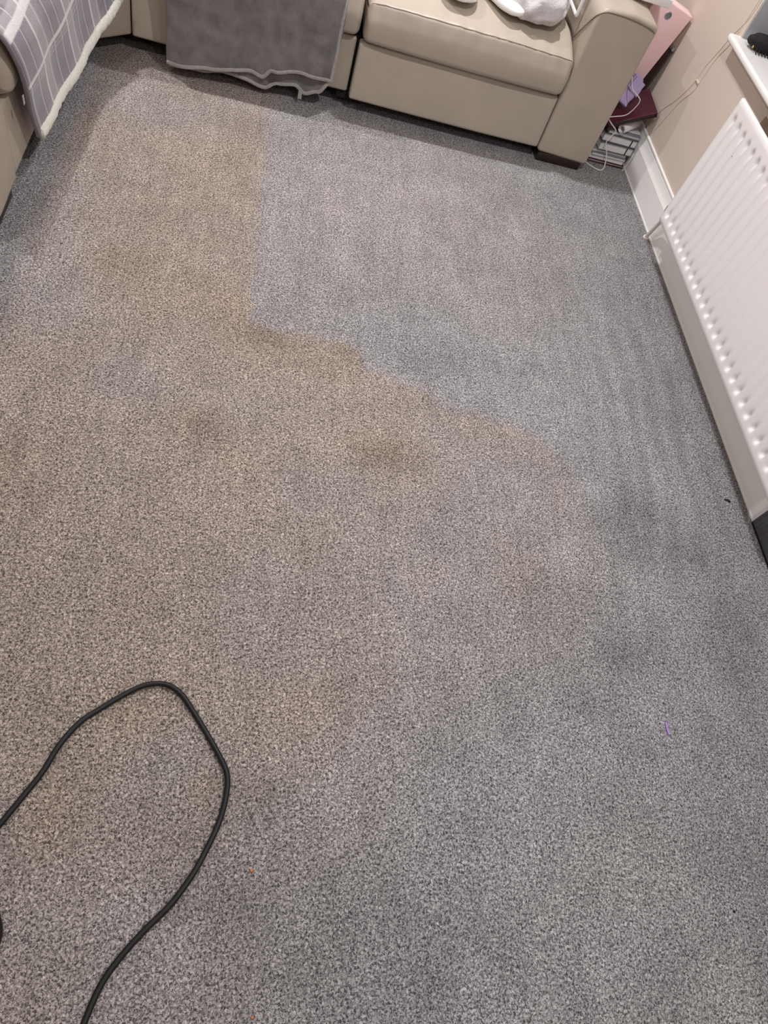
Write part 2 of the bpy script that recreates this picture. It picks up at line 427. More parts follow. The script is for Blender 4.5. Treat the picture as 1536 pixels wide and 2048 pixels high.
win = tag(empty('window_1', (XW+0.2, 2.0, RZ0)), 'window recess with white sill above the radiator', None, None, 'structure')
sill_prof = fillet([(1.748, 0.697), (2.07, 0.697), (2.07, 0.722), (1.748, 0.722)], [0.011, 0.001, 0.001, 0.011])
place(finish('window_sill', prism('window_sill', sill_prof, RY0-0.03, 2.962, 0.006, lambda p, a: (p[0], a, p[1])), M_white), win)
place(box('reveal_lining', (XW+0.003, XW+0.27, RY1-0.005, RY1+0.0, 0.722, 2.05), M_reveal), win)
fr = place(finish('window_frame', boxes_mesh('window_frame', [(2.03, 2.08, RY0, RY1-0.005, 0.722, 0.79), (2.03, 2.08, RY0, RY1-0.005, 1.98, 2.05),
     (2.03, 2.08, RY1-0.075, RY1-0.005, 0.79, 1.98), (2.03, 2.08, RY0, RY0+0.07, 0.79, 1.98), (2.03, 2.08, 1.96, 2.04, 0.79, 1.98)], 0.004), M_white), win)
for y0, y1 in ((RY0+0.07, 1.96), (2.04, RY1-0.075)):
    place(box('pane', (2.05, 2.06, y0, y1, 0.79, 1.98), M_glass), win)
place(box('outer_board', (2.10, 2.11, RY0, RY1, 0.70, 2.05), M_under), win)

sk = [(XW, 0.0), (XW, 0.186), (XW-0.004, 0.1885), (XW-0.0085, 0.186), (XW-0.0095, 0.181), (XW-0.008, 0.1755), (XW-0.0055, 0.1745), (XW-0.0055, 0.1725), (XW-0.007, 0.171),
      (XW-0.0075, 0.160), (XW-0.0095, 0.145), (XW-0.0125, 0.133), (XW-0.0145, 0.129), (XW-0.0145, 0.1265), (XW-0.016, 0.125), (XW-0.016, 0.0)]
def skirting(name, prof, a0, a1, to3, label):
    V = [to3(p, a) for a in (a0, a1) for p in prof]; n = len(prof)
    F = [(k, k+1, n+k+1, n+k) for k in range(n-1)]+[tuple(range(n)), tuple(range(n, 2*n))[::-1]]
    me = mesh_np(name, V, F); bm = bmesh.new(); bm.from_mesh(me); bmesh.ops.recalc_face_normals(bm, faces=bm.faces[:]); bm.to_mesh(me); bm.free()
    return tag(finish(name, me, M_white, angle=25), label, None, None, 'structure')
bb = skirting('baseboard_right', sk, 1.132, YB-0.016, lambda p, a: (p[0], a, p[1]), 'white moulded skirting board under the radiator')
o = finish('caulk_bead', boxes_mesh('caulk_bead', [(XS-0.003, XS+0.001, 1.134, YB-0.03, 0.0, 0.006)]), M_white); o.parent = bb
skirting('baseboard_back', [(p[0]-XW, p[1]) for p in sk], XL, XW-0.016, lambda p, a: (a, YB+p[0], p[1]), 'white moulded skirting board behind the sofa')

# dark wood-effect panel that takes over where the skirting stops
pn = tag(empty('wood_panel', (1.78, 0.7, 0)), 'dark grey wood-effect panel standing where the white skirting stops', 'panel')
place(box('board', (1.767, 1.7945, 0.30, 1.129, 0.012, 0.62), M_woodgrey, bevel=0.0015), pn)
place(box('base_strip', (1.772, 1.7945, 0.30, 1.129, 0.0, 0.0118), M_under), pn)

# ------------------------------------------------------------------ radiator
def radiator():
    root = tag(empty('radiator', (1.69, 1.8, 0)), 'white ribbed panel radiator under the windowsill', 'radiator')
    xf, ya, yb, z0, z1, th = 1.680, 2.528, 1.020, 0.168, 0.680, 0.011
    pitch, first = 0.05375, 2.489
    nper = 14
    ys = []
    nfl = int((first-yb-0.02)/pitch)+1
    ys = [ya, ya-0.004] + [first+pitch/2-pitch*k/nper for k in range(nfl*nper+1)] + [yb+0.004, yb]
    ys = sorted(set(round(y, 5) for y in ys if yb <= y <= ya), reverse=True)
    zs = [z0, z0+0.003, 0.186, 0.193, 0.198, 0.203, 0.208, 0.213, 0.218, 0.226, 0.24, 0.26, 0.32, 0.4, 0.5, 0.57, 0.595, 0.606, 0.613, 0.619, 0.625, 0.631, 0.637, 0.645, 0.66, z1-0.004, z1]
    def sm(a, b, x):
        t = max(0, min(1, (x-a)/(b-a))); return t*t*(3-2*t)
    def depth(y, z):
        u = (first-y)/pitch; k = round(u); d = abs(u-k)
        if k < 0 or k > nfl-1: return 0
        w = 0.5+0.5*math.cos(min(1.0, d/0.5)*math.pi)
        w2 = sm(0.34, 0.05, d) if False else (1-sm(0.04, 0.36, d))
        ends = sm(0.196, 0.216, z)*(1-sm(0.613, 0.640, z))
        lip = (1-sm(0.06, 0.24, d))
        mid = sm(0.200, 0.235, z)*(1-sm(0.59, 0.636, z))
        core = sm(0.213, 0.243, z)*(1-sm(0.588, 0.617, z))
        return ends*w*0.0042+lip*ends*(0.0085 if z < 0.4 else 0.0055)*(1-core)
    V, F = [], []
    n, m = len(ys), len(zs)
    for i, y in enumerate(ys):
        for j, z in enumerate(zs):
            e = 0.0
            if i in (0, n-1): e = 0.004
            if j in (0, m-1): e = max(e, 0.003)
            V.append((xf+depth(y, z)+e, y, z))
    for i in range(n-1):
        for j in range(m-1): F.append((i*m+j, i*m+j+1, (i+1)*m+j+1, (i+1)*m+j))
    # rim and rear sheet
    rim = [i*m for i in range(n)]+[(n-1)*m+j for j in range(1, m)]+[i*m+m-1 for i in range(n-2, -1, -1)]+[j for j in range(m-2, 0, -1)]
    base = len(V)
    for k in rim: V.append((xf+th+0.004, V[k][1], V[k][2]))
    L = len(rim)
    for k in range(L): F.append((rim[k], rim[(k+1) % L], base+(k+1) % L, base+k))
    F.append(tuple(base+k for k in range(L)))
    me = mesh_np('front_panel', V, F); bm = bmesh.new(); bm.from_mesh(me); bmesh.ops.recalc_face_normals(bm, faces=bm.faces[:]); bm.to_mesh(me); bm.free()
    place(finish('front_panel', me, M_rad, angle=70), root)
    # folded convector sheet behind the panel
    V, F = [], []; k = 0; y = ya-0.05
    while y > yb+0.05:
        for z in (0.21, 0.63): V.append((xf+0.0155 if k % 4 in (0, 3) else xf+0.045, y, z))
        y -= 0.012 if k % 2 else 0.014; k += 1
    F = [(2*i, 2*i+1, 2*i+3, 2*i+2) for i in range(k-1)]
    place(finish('convector', mesh_np('convector', V, F), M_rad, smooth=False), root)
    for y in (2.30, 1.25):
        place(finish('bracket', boxes_mesh('bracket', [(xf+0.047, XW-0.0005, y-0.02, y+0.02, 0.25, 0.60)], 0.002), M_white), root)
    v = place(finish('valve', tube_mesh('valve', [(1.733, 2.478, 0.155), (1.733, 2.51, 0.155), (1.733, 2.545, 0.150)], 0.012, 12), M_pipe), root)
    pp = place(finish('pipe', tube_mesh('pipe', [(1.733, 2.552, 0.158), (1.734, 2.575, 0.148), (1.742, 2.594, 0.12), (1.752, 2.625, 0.05), (1.757, 2.645, 0.0005)], 0.0085, 12), M_pipe), root)
    place(box('tail', (1.696, 1.72, 2.455, 2.475, 0.172, 0.20), M_pipe, bevel=0.004), root)
    c = place(finish('pipe_collar', tube_mesh('pipe_collar', [(1.757, 2.645, 0.0), (1.7568, 2.644, 0.006)], 0.013, 14, 2), M_pipe), root)
    s = place(box('end_slot', (1.6806, 1.690, 2.5278, 2.5286, 0.205, 0.232), M_under), root)
    s['label'] = 'dark slot in the end of the radiator'
    place(finish('chip_mark', blob_mesh('chip_mark', (1.6795, 2.36, 0.555), (0.0006, 0.002, 0.002), 1, 0), M_under), root)
radiator()

# ------------------------------------------------------------------ corner sofa
sofa = tag(empty('corner_sofa', (0.35, 3.5, 0)), 'taupe leather corner sofa along two walls', 'sofa')
YF = 3.06
def leather_disp(front_axis, amp=1.0):
    def d(v):
        a = amp*(0.0035*fn((v.x*7, v.y*7, v.z*4), 1.0)+0.0016*fn((v.x*26, v.y*26, v.z*9), 1.0))
        return (a, a, a*0.6) if front_axis == 'c' else ((0, -a, a*0.5) if front_axis == 'y' else (a, 0, a*0.5))
    return d
def P(o): return place(o, sofa)
# seat cushions: profile in (depth d, z); d is measured backwards from the front
seat = fillet([(0.02, 0.288), (0.62, 0.29), (0.62, 0.455), (0.18, 0.478), (-0.004, 0.436), (-0.030, 0.37), (-0.020, 0.305)],
              [0.018, 0.03, 0.03, 0.25, 0.016, 0.10, 0.03], 8)
seat = resample(seat, 0.014)
def seat_bulge(q, t): k = max(0.0, min(1.0, (q[1]-0.36)/0.08)); k = k*k*(3-2*k); return (0.006+0.006*k)*abs(math.sin(math.pi*max(0, min(1, t))))**0.6
def seam_tube(name, pts, parent, r=0.0016, m=None):
    o = finish(name, tube_mesh(name, pts, r, 6, 4), m or M_leather_dk)
    o.parent = parent; o.matrix_parent_inverse = parent.matrix_parent_inverse.copy() if False else Matrix.Identity(4)
    return o
def wrinkle(v):
    a = 0.0045*fn((v.x*5, v.y*6, v.z*4), 1.0)
    k = math.exp(-((v.z-0.435)/0.05)**2)
    b = k*0.0032*fn((v.x*38, v.y*8, v.z*7), 1.0)
    return (0, -(a+b), 0.6*a+b)
c1 = P(finish('seat_cushion', prism('seat_cushion', seat, 0.355, 1.246, 0.028, lambda p, a: (a, YF+p[0], p[1]), 46, 7, wrinkle, seat_bulge), M_leather, angle=60))
c2 = P(finish('seat_cushion', prism('seat_cushion', seat, -0.545, 0.340, 0.028, lambda p, a: (a, YF+0.03+p[0], p[1]), 30, 7, wrinkle, seat_bulge), M_leather, angle=60))
XF = -0.748
def wrinkle_l(v):
    a = 0.0045*fn((v.x*6, v.y*5, v.z*4), 1.0); return (a, 0, 0.6*a)
c3 = P(finish('seat_cushion', prism('seat_cushion', seat, 2.10, 2.93, 0.045, lambda p, a: (XF+0.005-p[0], a, p[1]), 26, 7, wrinkle_l, seat_bulge), M_leather, angle=60))
def child_of(o, parent):
    o.parent = parent; o.matrix_parent_inverse = parent.matrix_world.inverted() if False else Matrix.Identity(4)
# seams (sub-parts of their cushion); cushion meshes are in world coordinates so the tubes share them
def seam(pts, parent, name='seam', r=0.0016):
    o = finish(name, tube_mesh(name, pts, r, 6, 4), M_leather_dk); o.parent = parent; return o
from mathutils.bvhtree import BVHTree
def on_surface(o, org, d):
    t = BVHTree.FromPolygons([v.co.copy() for v in o.data.vertices], [tuple(p.vertices) for p in o.data.polygons])
    out = []
    for q in org:
        h = t.ray_cast(Vector(q), Vector(d).normalized())
        if h[0] is not None: out.append(h[0]-Vector(d).normalized()*0.0006)
    return out
seam(on_surface(c1, [(x, YF-0.005-0.2, 0.438+0.2) for x in np.linspace(0.366, 1.238, 50)], (0, 1, -1)), c1)
seam(on_surface(c2, [(x, YF+0.025-0.2, 0.438+0.2) for x in np.linspace(-0.53, 0.33, 40)], (0, 1, -1)), c2)
# base panels (recliner fronts)
def panel(prof_z0, prof_z1, x0, x1, yf, name='base_panel'):
    pr = resample(fillet([(0.0, prof_z0), (0.05, prof_z0), (0.05, prof_z1), (0.012, prof_z1)], [0.012, 0.003, 0.003, 0.018], 5), 0.02)
    return P(finish(name, prism(name, pr, x0, x1, 0.010, lambda p, a: (a, yf+p[0], p[1]), 24, 4, lambda v: (0, -0.003*fn((v.x*4, v.y*4, v.z*5), 1.0), 0), lambda q, t: 0.003*math.sin(math.pi*t)), M_leather, angle=50))
panel(0.058, 0.283, 0.350, 1.249, YF)
panel(0.066, 0.283, -0.548, 0.340, YF+0.036)
# left run: base, cushion above, arm nearest the camera
def panel_x(z0, z1, y0, y1, xf, name='base_panel'):
    pr = resample(fillet([(0.0, z0), (0.0, z1), (-0.05, z1), (-0.05, z0)], [0.012, 0.018, 0.003, 0.003], 5), 0.02)
    pr = pr[::-1]
    return P(finish(name, prism(name, pr[::-1], y0, y1, 0.010, lambda p, a: (xf+p[0], a, p[1]), 24, 4, None, None), M_leather, angle=50))
panel_x(0.058, 0.283, 2.092, 2.93, XF)
# angled corner unit
cn = [(XF, 2.935), (-0.553, 3.112), (-0.553, 3.75), (-1.45, 3.75), (-1.45, 2.935)]
def flat_prism(name, poly, z0, z1, r, m):
    pr = resample(fillet(poly, r, 5), 0.05)
    return finish(name, prism(name, pr, z0, z1, min(r, 0.012), lambda p, a: (p[0], p[1], a), 6, 4), m, angle=50)
P(flat_prism('corner_base', cn, 0.062, 0.283, 0.014, M_leather))
P(flat_prism('corner_cushion', [(XF+0.01, 2.936), (-0.548, 3.098), (-0.548, 3.72), (-1.4, 3.72), (-1.4, 2.936)], 0.29, 0.462, 0.03, M_leather))
# dark carcass under the base, set back
for b in ((0.30, 1.24, YF+0.055, 3.92, 0.03, 0.285), (-0.60, 0.33, 3.16, 3.92, 0.03, 0.285), (-1.62, XF-0.055, 1.86, 2.93, 0.03, 0.285)):
    P(box('frame', b, M_under))
# arms
arm_prof = fillet([(1.255, 0.046), (1.512, 0.036), (1.518, 0.638), (1.40, 0.655), (1.245, 0.646)], [0.022, 0.022, 0.032, 0.10, 0.055], 8)
arm_prof = resample(arm_prof, 0.02)
arm = P(finish('armrest', prism('armrest', arm_prof, YF-0.004, 3.96, 0.016, lambda p, a: (p[0], a, p[1]), 26, 6,
        lambda v: (0.0025*fn((v.x*6, v.y*5, v.z*5), 1.0), -0.0035*fn((v.x*5, v.y*3, v.z*4), 1.0), 0.004*fn((v.x*8, v.y*7, 2.0), 1.0))), M_leather, angle=50))
ap = [(1.2445, 3.20, 0.47), (1.2435, 3.13, 0.545), (1.2445, 3.08, 0.597), (1.251, 3.060, 0.618), (1.275, 3.0545, 0.633), (1.31, 3.053, 0.6365), (1.37, 3.053, 0.637), (1.44, 3.053, 0.631), (1.485, 3.0535, 0.623), (1.506, 3.060, 0.612), (1.5185, 3.09, 0.606)]
seam(ap, arm, 'piping', 0.0022)
arm2_prof = resample(fillet([(1.80, 0.046), (2.088, 0.046), (2.090, 0.60), (2.0, 0.645), (1.82, 0.645)], [0.018, 0.018, 0.06, 0.12, 0.06], 8), 0.02)
arm2 = P(finish('armrest', prism('armrest', [Vector((p[0], p[1])) for p in arm2_prof], -1.62, XF+0.004, 0.016, lambda p, a: (a, p[0], p[1]), 20, 6,
        lambda v: (0.004*fn((v.y*6, v.z*5, 1.0), 1.0), 0, 0)), M_leather, angle=50))
# feet
for b in ((1.268, 1.494, YF+0.004, YF+0.10, 0.0, 0.043), (1.268, 1.494, 3.84, 3.93, 0.0, 0.043), (-0.87, XF-0.012, 1.83, 2.06, 0.0, 0.046), (-1.60, -1.5, 1.83, 2.06, 0.0, 0.046), (-0.66, -0.58, 3.2, 3.28, 0.0, 0.062), (-1.5, -1.4, 3.6, 3.7, 0.0, 0.062)):
    P(box('foot', b, M_foot, bevel=0.006))
# backrests
bk = resample(fillet([(0.0, 0.44), (0.20, 0.44), (0.26, 0.90), (0.10, 0.93)], [0.05, 0.03, 0.06, 0.08], 6), 0.03)
for x0, x1 in ((0.355, 1.243), (-0.545, 0.340)):
    P(finish('back_cushion', prism('back_cushion', bk, x0, x1, 0.05, lambda p, a: (a, 3.68+p[0], p[1]), 12, 5), M_leather, angle=60))
P(finish('back_cushion', prism('back_cushion', bk, 2.10, 2.93, 0.05, lambda p, a: (-1.36-p[0], a, p[1]), 12, 5), M_leather, angle=60))
P(flat_prism('corner_backrest', [(-0.56, 3.73), (-0.56, 3.95), (-1.68, 3.95), (-1.68, 2.94), (-1.42, 2.94), (-1.42, 3.5), (-1.2, 3.73)], 0.44, 0.92, 0.04, M_leather))

# ------------------------------------------------------------------ grey throw over the middle seat
def interp(x, pts):
    if x <= pts[0][0]: return pts[0][1]
    for (a, b), (c, d) in zip(pts[:-1], pts[1:]):
        if x <= c:
            t = (x-a)/(c-a); t = t*t*(3-2*t); return b+(d-b)*t
    return pts[-1][1]
hemO = [(-0.392, 0.040), (-0.234, 0.062), (-0.134, 0.080), (-0.063, 0.088), (-0.02, 0.080), (0.016, 0.116), (0.128, 0.134), (0.268, 0.130)]
hemI = [(-0.388, 0.030), (-0.274, 0.032), (-0.173, 0.050), (-0.091, 0.047), (-0.01, 0.032), (0.044, 0.060), (0.116, 0.070), (0.163, 0.044), (0.223, 0.066), (0.272, 0.118)]
def throw_sheet(x0, x1, hem, off, seed, fold):
    prof = [(3.62, 0.492), (3.45, 0.497), (3.28, 0.502), (3.18, 0.500), (3.11, 0.490), (3.07, 0.472), (3.048, 0.440), (3.040, 0.40), (3.040, 0.35), (3.044, 0.30)]
    prof = [(p.x, p.y) for p in catmull([(a, b, 0) for a, b in prof], 4)]
    G, UV = [], []
    n = 84
    for i in range(n+1):
        x = x0+(x1-x0)*i/n; h = interp(x, hem); row, uvr = [], []
        pts = list(prof)+[(3.044, 0.30+(h-0.30)*k/22) for k in range(1, 23)]
        acc = 0; last = None
        for (y, z) in pts:
            down = max(0.0, min(1, (0.46-z)/0.36))
            rip = fold*(math.sin(x*19+seed)+0.6*math.sin(x*37+1.7*seed+z*3))*down**1.3
            if seed < 2: rip += -0.016*down*math.exp(-((x-0.005-0.06*(z-0.1))/0.022)**2)-0.012*min(1, down*2)*math.exp(-((x+0.012-0.10*(z-0.1))/0.014)**2)-0.008*min(1, down*2)*math.exp(-((x-0.15+0.25*(z-0.1))/0.02)**2)+0.010*down*math.exp(-((x-0.045)/0.03)**2)
            yy = y-off-rip*0.5-0.004+0.004*fn((x*14, z*12, seed), 1.0)
            xx = x+0.006*fn((z*9, i*0.01, seed+3), 1.0)-(0.012*down if i > n*0.8 else 0)*(i/n-0.8)/0.2
            p = Vector((xx, yy, z+(off if y > 3.06 else 0)*0.6+0.004*fn((x*9, y*9, seed), 1.0)))
            row.append(p)
            if last is not None: acc += (p-last).length
            uvr.append((x, acc)); last = p
        G.append(row); UV.append(uvr)
    return G, UV
throw = tag(empty('throw', (-0.06, 3.05, 0.0)), 'plain grey plush throw hanging over the middle sofa seat', 'throw')
def add_sheet(name, G, UV, m, parent, th):
    me = sheet_mesh(name, G, UV); o = finish(name, me, m, angle=180)
    s = o.modifiers.new('solid', 'SOLIDIFY'); s.thickness = th; s.offset = 0
    return place(o, parent)
GO, UO = throw_sheet(-0.402, 0.268, hemO, 0.030, 0.6, 0.018)
GI, UI = throw_sheet(-0.396, 0.275, hemI, 0.004, 2.3, 0.006)
add_sheet('outer_layer', GO, UO, M_throw, throw, 0.007)
add_sheet('inner_layer', GI, UI, M_throw, throw, 0.006)
for G in (GO, GI):
    pts = [r[-1]+Vector((0, -0.004, 0.003)) for r in G]
    place(finish('hem', tube_mesh('hem', pts, 0.0052, 8, 1, False, 0.0075), M_throwhem), throw)
pts = [p+Vector((0.0, -0.0015, 0)) for p in GO[-1]][14:]
place(finish('side_hem', tube_mesh('side_hem', pts, 0.006, 8, 1, False, 0.004), M_throwhem), throw)
place(box('care_label', (0.134, 0.150, 3.024, 3.026, 0.026, 0.062), M_throwhem), throw)['label'] = 'small cloth care label at the hem'

# ------------------------------------------------------------------ plaid blanket over the left run
blk = tag(empty('plaid_blanket', (-0.70, 2.6, 0.0)), 'grey plaid blanket with white fleecy hem over the left sofa run', 'blanket')
hem_pts = [(-0.702, 2.232, 0.118), (-0.686, 2.38, 0.128), (-0.664, 2.60, 0.140), (-0.632, 2.86, 0.165), (-0.596, 2.975, 0.200), (-0.572, 3.022, 0.232)]
edge_pts = [(-0.725, 2.112, 0.455), (-0.722, 2.26, 0.468), (-0.716, 2.50, 0.470), (-0.700, 2.80, 0.470), (-0.655, 2.96, 0.470), (-0.615, 3.02, 0.472)]
top_pts = [(-1.02, 2.15, 0.500), (-1.02, 2.30, 0.500), (-1.02, 2.50, 0.500), (-1.02, 2.80, 0.500), (-0.95, 3.08, 0.500), (-0.82, 3.26, 0.500)]
H, E, T = catmull(hem_pts, 14), catmull(edge_pts, 14), catmull(top_pts, 14)
G, UV = [], []; ul = 0
for i in range(len(H)):
    h, e, t = H[i], E[i], T[i]
    if i: ul += (E[i]-E[i-1]).length
    inw = (t-e).normalized(); outw = -Vector((inw.x, inw.y, 0)).normalized()
    ctrl = [t, t.lerp(e, 0.5)+Vector((0, 0, 0.012)), t.lerp(e, 0.80)+Vector((0, 0, 0.018)), t.lerp(e, 0.93)+Vector((0, 0, 0.026)),
            e+Vector((0, 0, 0.010))+outw*0.012, e.lerp(h, 0.18)+outw*0.030, e.lerp(h, 0.42)+outw*0.026, e.lerp(h, 0.7)+outw*0.010, h]
    row = catmull(ctrl, 6); acc = 0; uvr = []; L = [0]
    for a, b in zip(row[:-1], row[1:]): L.append(L[-1]+(b-a).length)
    new = []
    for k, p in enumerate(row):
        d = L[-1]-L[k]
        down = max(0.0, 1-d/0.42)
        q = p+outw*(0.0025*math.sin(ul*17+0.8)*down+0.004*fn((ul*9, d*7, 1.3), 1.0))+Vector((0, 0, 0.005*fn((ul*6, d*6, 7.0), 1.0)*(1-down)))
        new.append(q); uvr.append((ul, d))
    G.append(new); UV.append(uvr)
add_sheet('plaid_cloth', G, UV, M_plaid, blk, 0.010)
hm = [r[-1] for r in G]
me = tube_mesh('sherpa_hem', [p+Vector((0.006, 0, 0.006)) for p in hm], 0.011, 12, 3, True, 0.021)
for v in me.vertices:
    v.co += Vector((fn(v.co, 90), fn(v.co+Vector((3, 1, 2)), 90), fn(v.co+Vector((7, 5, 1)), 90)))*0.0035
place(finish('sherpa_hem', me, M_sherpa, angle=180), blk)['label'] = 'white fleecy hem of the blanket'
sd_ = [p+Vector((-0.002, -0.003, -0.002)) for p in G[0]][20:]
me = tube_mesh('side_edge', sd_, 0.005, 8, 1, False, 0.008)
place(finish('side_edge', me, M_plaid, angle=180), blk)
tg = box('care_tag', (-0.700, -0.698, 2.132, 2.144, 0.272, 0.298), M_throwhem, blk); tg['label'] = 'white care tag at the blanket edge'

# ------------------------------------------------------------------ fleece bundle on the right seat
fl = tag(empty('fleece_bundle', (1.0, 3.3, 0.48)), 'pale grey fleece bundle with white lining heaped on the right sofa seat', 'blanket')
def crumple(me, c, amp, f):
    for v in me.vertices:
        n = (v.co-Vector(c)); n.normalize()
        v.co += n*amp*(abs(fn(v.co, f))*2-0.5)
    return me
FZ = 0.4905
me = crumple(blob_mesh('fleece_body', (1.035, 3.335, 0.545), (0.160, 0.215, 0.085), 5, 0.016, 7, FZ+0.001, 0.8), (1.035, 3.335, 0.5), -0.014, 13)
for v in me.vertices: v.co.z = max(v.co.z, FZ+0.001)
place(finish('fleece_body', me, M_fleece, angle=180), fl)
me = blob_mesh('lining_fold', (0.895, 3.255, 0.518), (0.060, 0.150, 0.030), 4, 0.004, 9, FZ, 0.85)
me.transform(Matrix.Translation((0.895, 3.255, 0)) @ Matrix.Rotation(math.radians(28), 4, 'Z') @ Matrix.Translation((-0.895, -3.255, 0)))
place(finish('lining_fold', me, M_lining, angle=180), fl)
me = blob_mesh('lining_fold', (0.715, 3.215, 0.516), (0.085, 0.100, 0.026), 4, 0.005, 9, FZ, 0.85)
place(finish('lining_fold', me, M_lining, angle=180), fl)
me = crumple(blob_mesh('fleece_tail', (0.86, 3.42, 0.55), (0.2, 0.16, 0.07), 4, 0.012, 9, FZ+0.003, 0.9), (0.86, 3.42, 0.5), 0.014, 20)
place(finish('fleece_tail', me, M_fleece, angle=180), fl)
pm = place(finish('fluffy_trim', crumple(blob_mesh('fluffy_trim', (1.166, 3.37, 0.545), (0.036, 0.060, 0.048), 4, 0.006, 30), (1.166, 3.37, 0.545), 0.006, 70), M_lining, angle=180), fl); pm['label'] = 'fluffy white trim beside the armrest'

# ------------------------------------------------------------------ white lap tray across the right arm
tr = tag(empty('lap_tray', (1.38, 3.4, 0.648)), 'white lap tray resting across the right sofa armrest', 'tray')
place(finish('tray_top', boxes_mesh('tray_top', [(1.215, 1.582, 3.20, 3.66, 0.6600, 0.692)], 0.004), M_plastic_w), tr)
me = tube_mesh('tray_leg', [(1.222, 3.215, 0.66), (1.2225, 3.215, 0.545), (1.2225, 3.217, 0.540), (1.2225, 3.222, 0.538), (1.2225, 3.60, 0.538), (1.2225, 3.606, 0.54), (1.222, 3.61, 0.66)], 0.0075, 8, 1, False)
place(finish('tray_leg', me, M_plastic_w), tr)

# ------------------------------------------------------------------ stack between the arm and the wall
def book(name, x0, x1, y0, y1, z0, z1, cov, rot, label, cat='book', ct=0.002, strap=None, inset=0.006, spine=True):
    cx, cy = (x0+x1)/2, (y0+y1)/2
    root = tag(empty(name, (cx, cy, z0)), label, cat, 'books stacked beside the sofa arm')
    root.rotation_euler.z = math.radians(rot)
    hx, hy, h = (x1-x0)/2, (y1-y0)/2, z1-z0
    def bx(nm, b, m):
        o = finish(nm, boxes_mesh(nm, [b], 0.0006, 1), m); o.parent = root; return o
    bx('cover', (-hx, hx, -hy, hy, 0, ct), cov); bx('cover', (-hx, hx, -hy, hy, h-ct, h), cov)
    bx('pages', (-hx+inset*0.5, hx-inset*0.5, -hy+inset, hy-0.004, ct, h-ct), M_pages)
    bx('spine', (-hx, hx, hy-0.0035, hy, ct, h-ct), cov)
    if strap is not None:
        bx('elastic_strap', (strap-0.003, strap+0.003, -hy+inset-0.0025, -hy+inset-0.0002, ct, h-ct), M_cov_dark)
    return root
book('hardback_book', 1.568, 1.762, 3.178, 3.44, 0.0, 0.0175, M_cov_red, 1, 'thin dark red book at the bottom of the stack by the skirting', ct=0.0045)
book('magazine', 1.572, 1.757, 3.182, 3.44, 0.0178, 0.033, M_cov_white, -1, 'white magazine lying on the dark red book', ct=0.0012, inset=0.002)
book('magazine', 1.574, 1.757, 3.180, 3.43, 0.0333, 0.046, M_cov_grey, 1, 'grey-edged magazine, second above the dark red book', ct=0.0016, inset=0.002)
book('notebook', 1.572, 1.758, 3.185, 3.43, 0.0463, 0.064, M_cov_grey, 0, 'slim grey notebook under the two thick white notebooks', ct=0.002)
book('notebook', 1.588, 1.770, 3.178, 3.42, 0.0643, 0.103, M_cov_mid, 1.5, 'thick white-paged notebook, lower of two with elastic straps', strap=0.055, ct=0.002)
book('notebook', 1.594, 1.776, 3.186, 3.42, 0.1033, 0.140, M_cov_mid, -1, 'thick white-paged notebook, upper of two with elastic straps', strap=0.060, ct=0.002)
book('notebook', 1.606, 1.776, 3.192, 3.41, 0.1403, 0.156, M_cov_grey, 0.5, 'grey notebook on top of the book stack under the rolled paper')
for z in (0.066, 0.1045):
    pass
# rolled magazine on the stack
rp = tag(empty('rolled_magazine', (1.70, 3.26, 0.157)), 'rolled white magazine with open end on top of the book stack', 'magazine')
V, F = [], []
turns, nn = 1.6, 46
for j, yy in enumerate((0.0, 1.0)):
    for k in range(nn+1):
        th = -math.pi/2+k/nn*turns*2*math.pi; r = 0.0205-0.007*k/nn
        p0 = Vector((1.652, 3.180, 0.1785)); dirn = Vector((0.105, 0.085, 0.010))
        a = Vector((0.085, -0.105, 0)).normalized(); b = Vector((0, 0, 1))
        V.append(p0+dirn*yy+(a*math.cos(th)+b*math.sin(th))*r)
F = [(k, k+1, nn+1+k+1, nn+1+k) for k in range(nn)]
o = finish('paper_roll', mesh_np('paper_roll', V, F), M_cov_white, angle=180); s = o.modifiers.new('solid', 'SOLIDIFY'); s.thickness = 0.0012; s.offset = 0
place(o, rp)
o = finish('page_flap', boxes_mesh('page_flap', [(1.672, 1.776, 3.215, 3.38, 0.1568, 0.1615)], 0.0015, 1), M_cov_white); place(o, rp)
# maroon album tilted up against the wall
al = tag(empty('photo_album', (1.772, 3.172, 0.290)), 'dark maroon album tilted between the sofa arm and the wall', 'album')
al.rotation_euler = (math.radians(7), math.radians(-27), 0)
for nm, b, m in (('cover', (-0.225, 0.0, 0.0, 0.175, -0.003, 0.0), M_maroon), ('cover', (-0.225, 0.0, 0.0, 0.175, -0.023, -0.020), M_maroon),
                 ('pages', (-0.222, -0.008, 0.003, 0.172, -0.0198, -0.0032), M_cov_dark), ('spine', (-0.006, 0.0, 0.0005, 0.1745, -0.0198, -0.0032), M_maroon)):
    o = finish(nm, boxes_mesh(nm, [b], 0.001, 1), m); o.parent = al
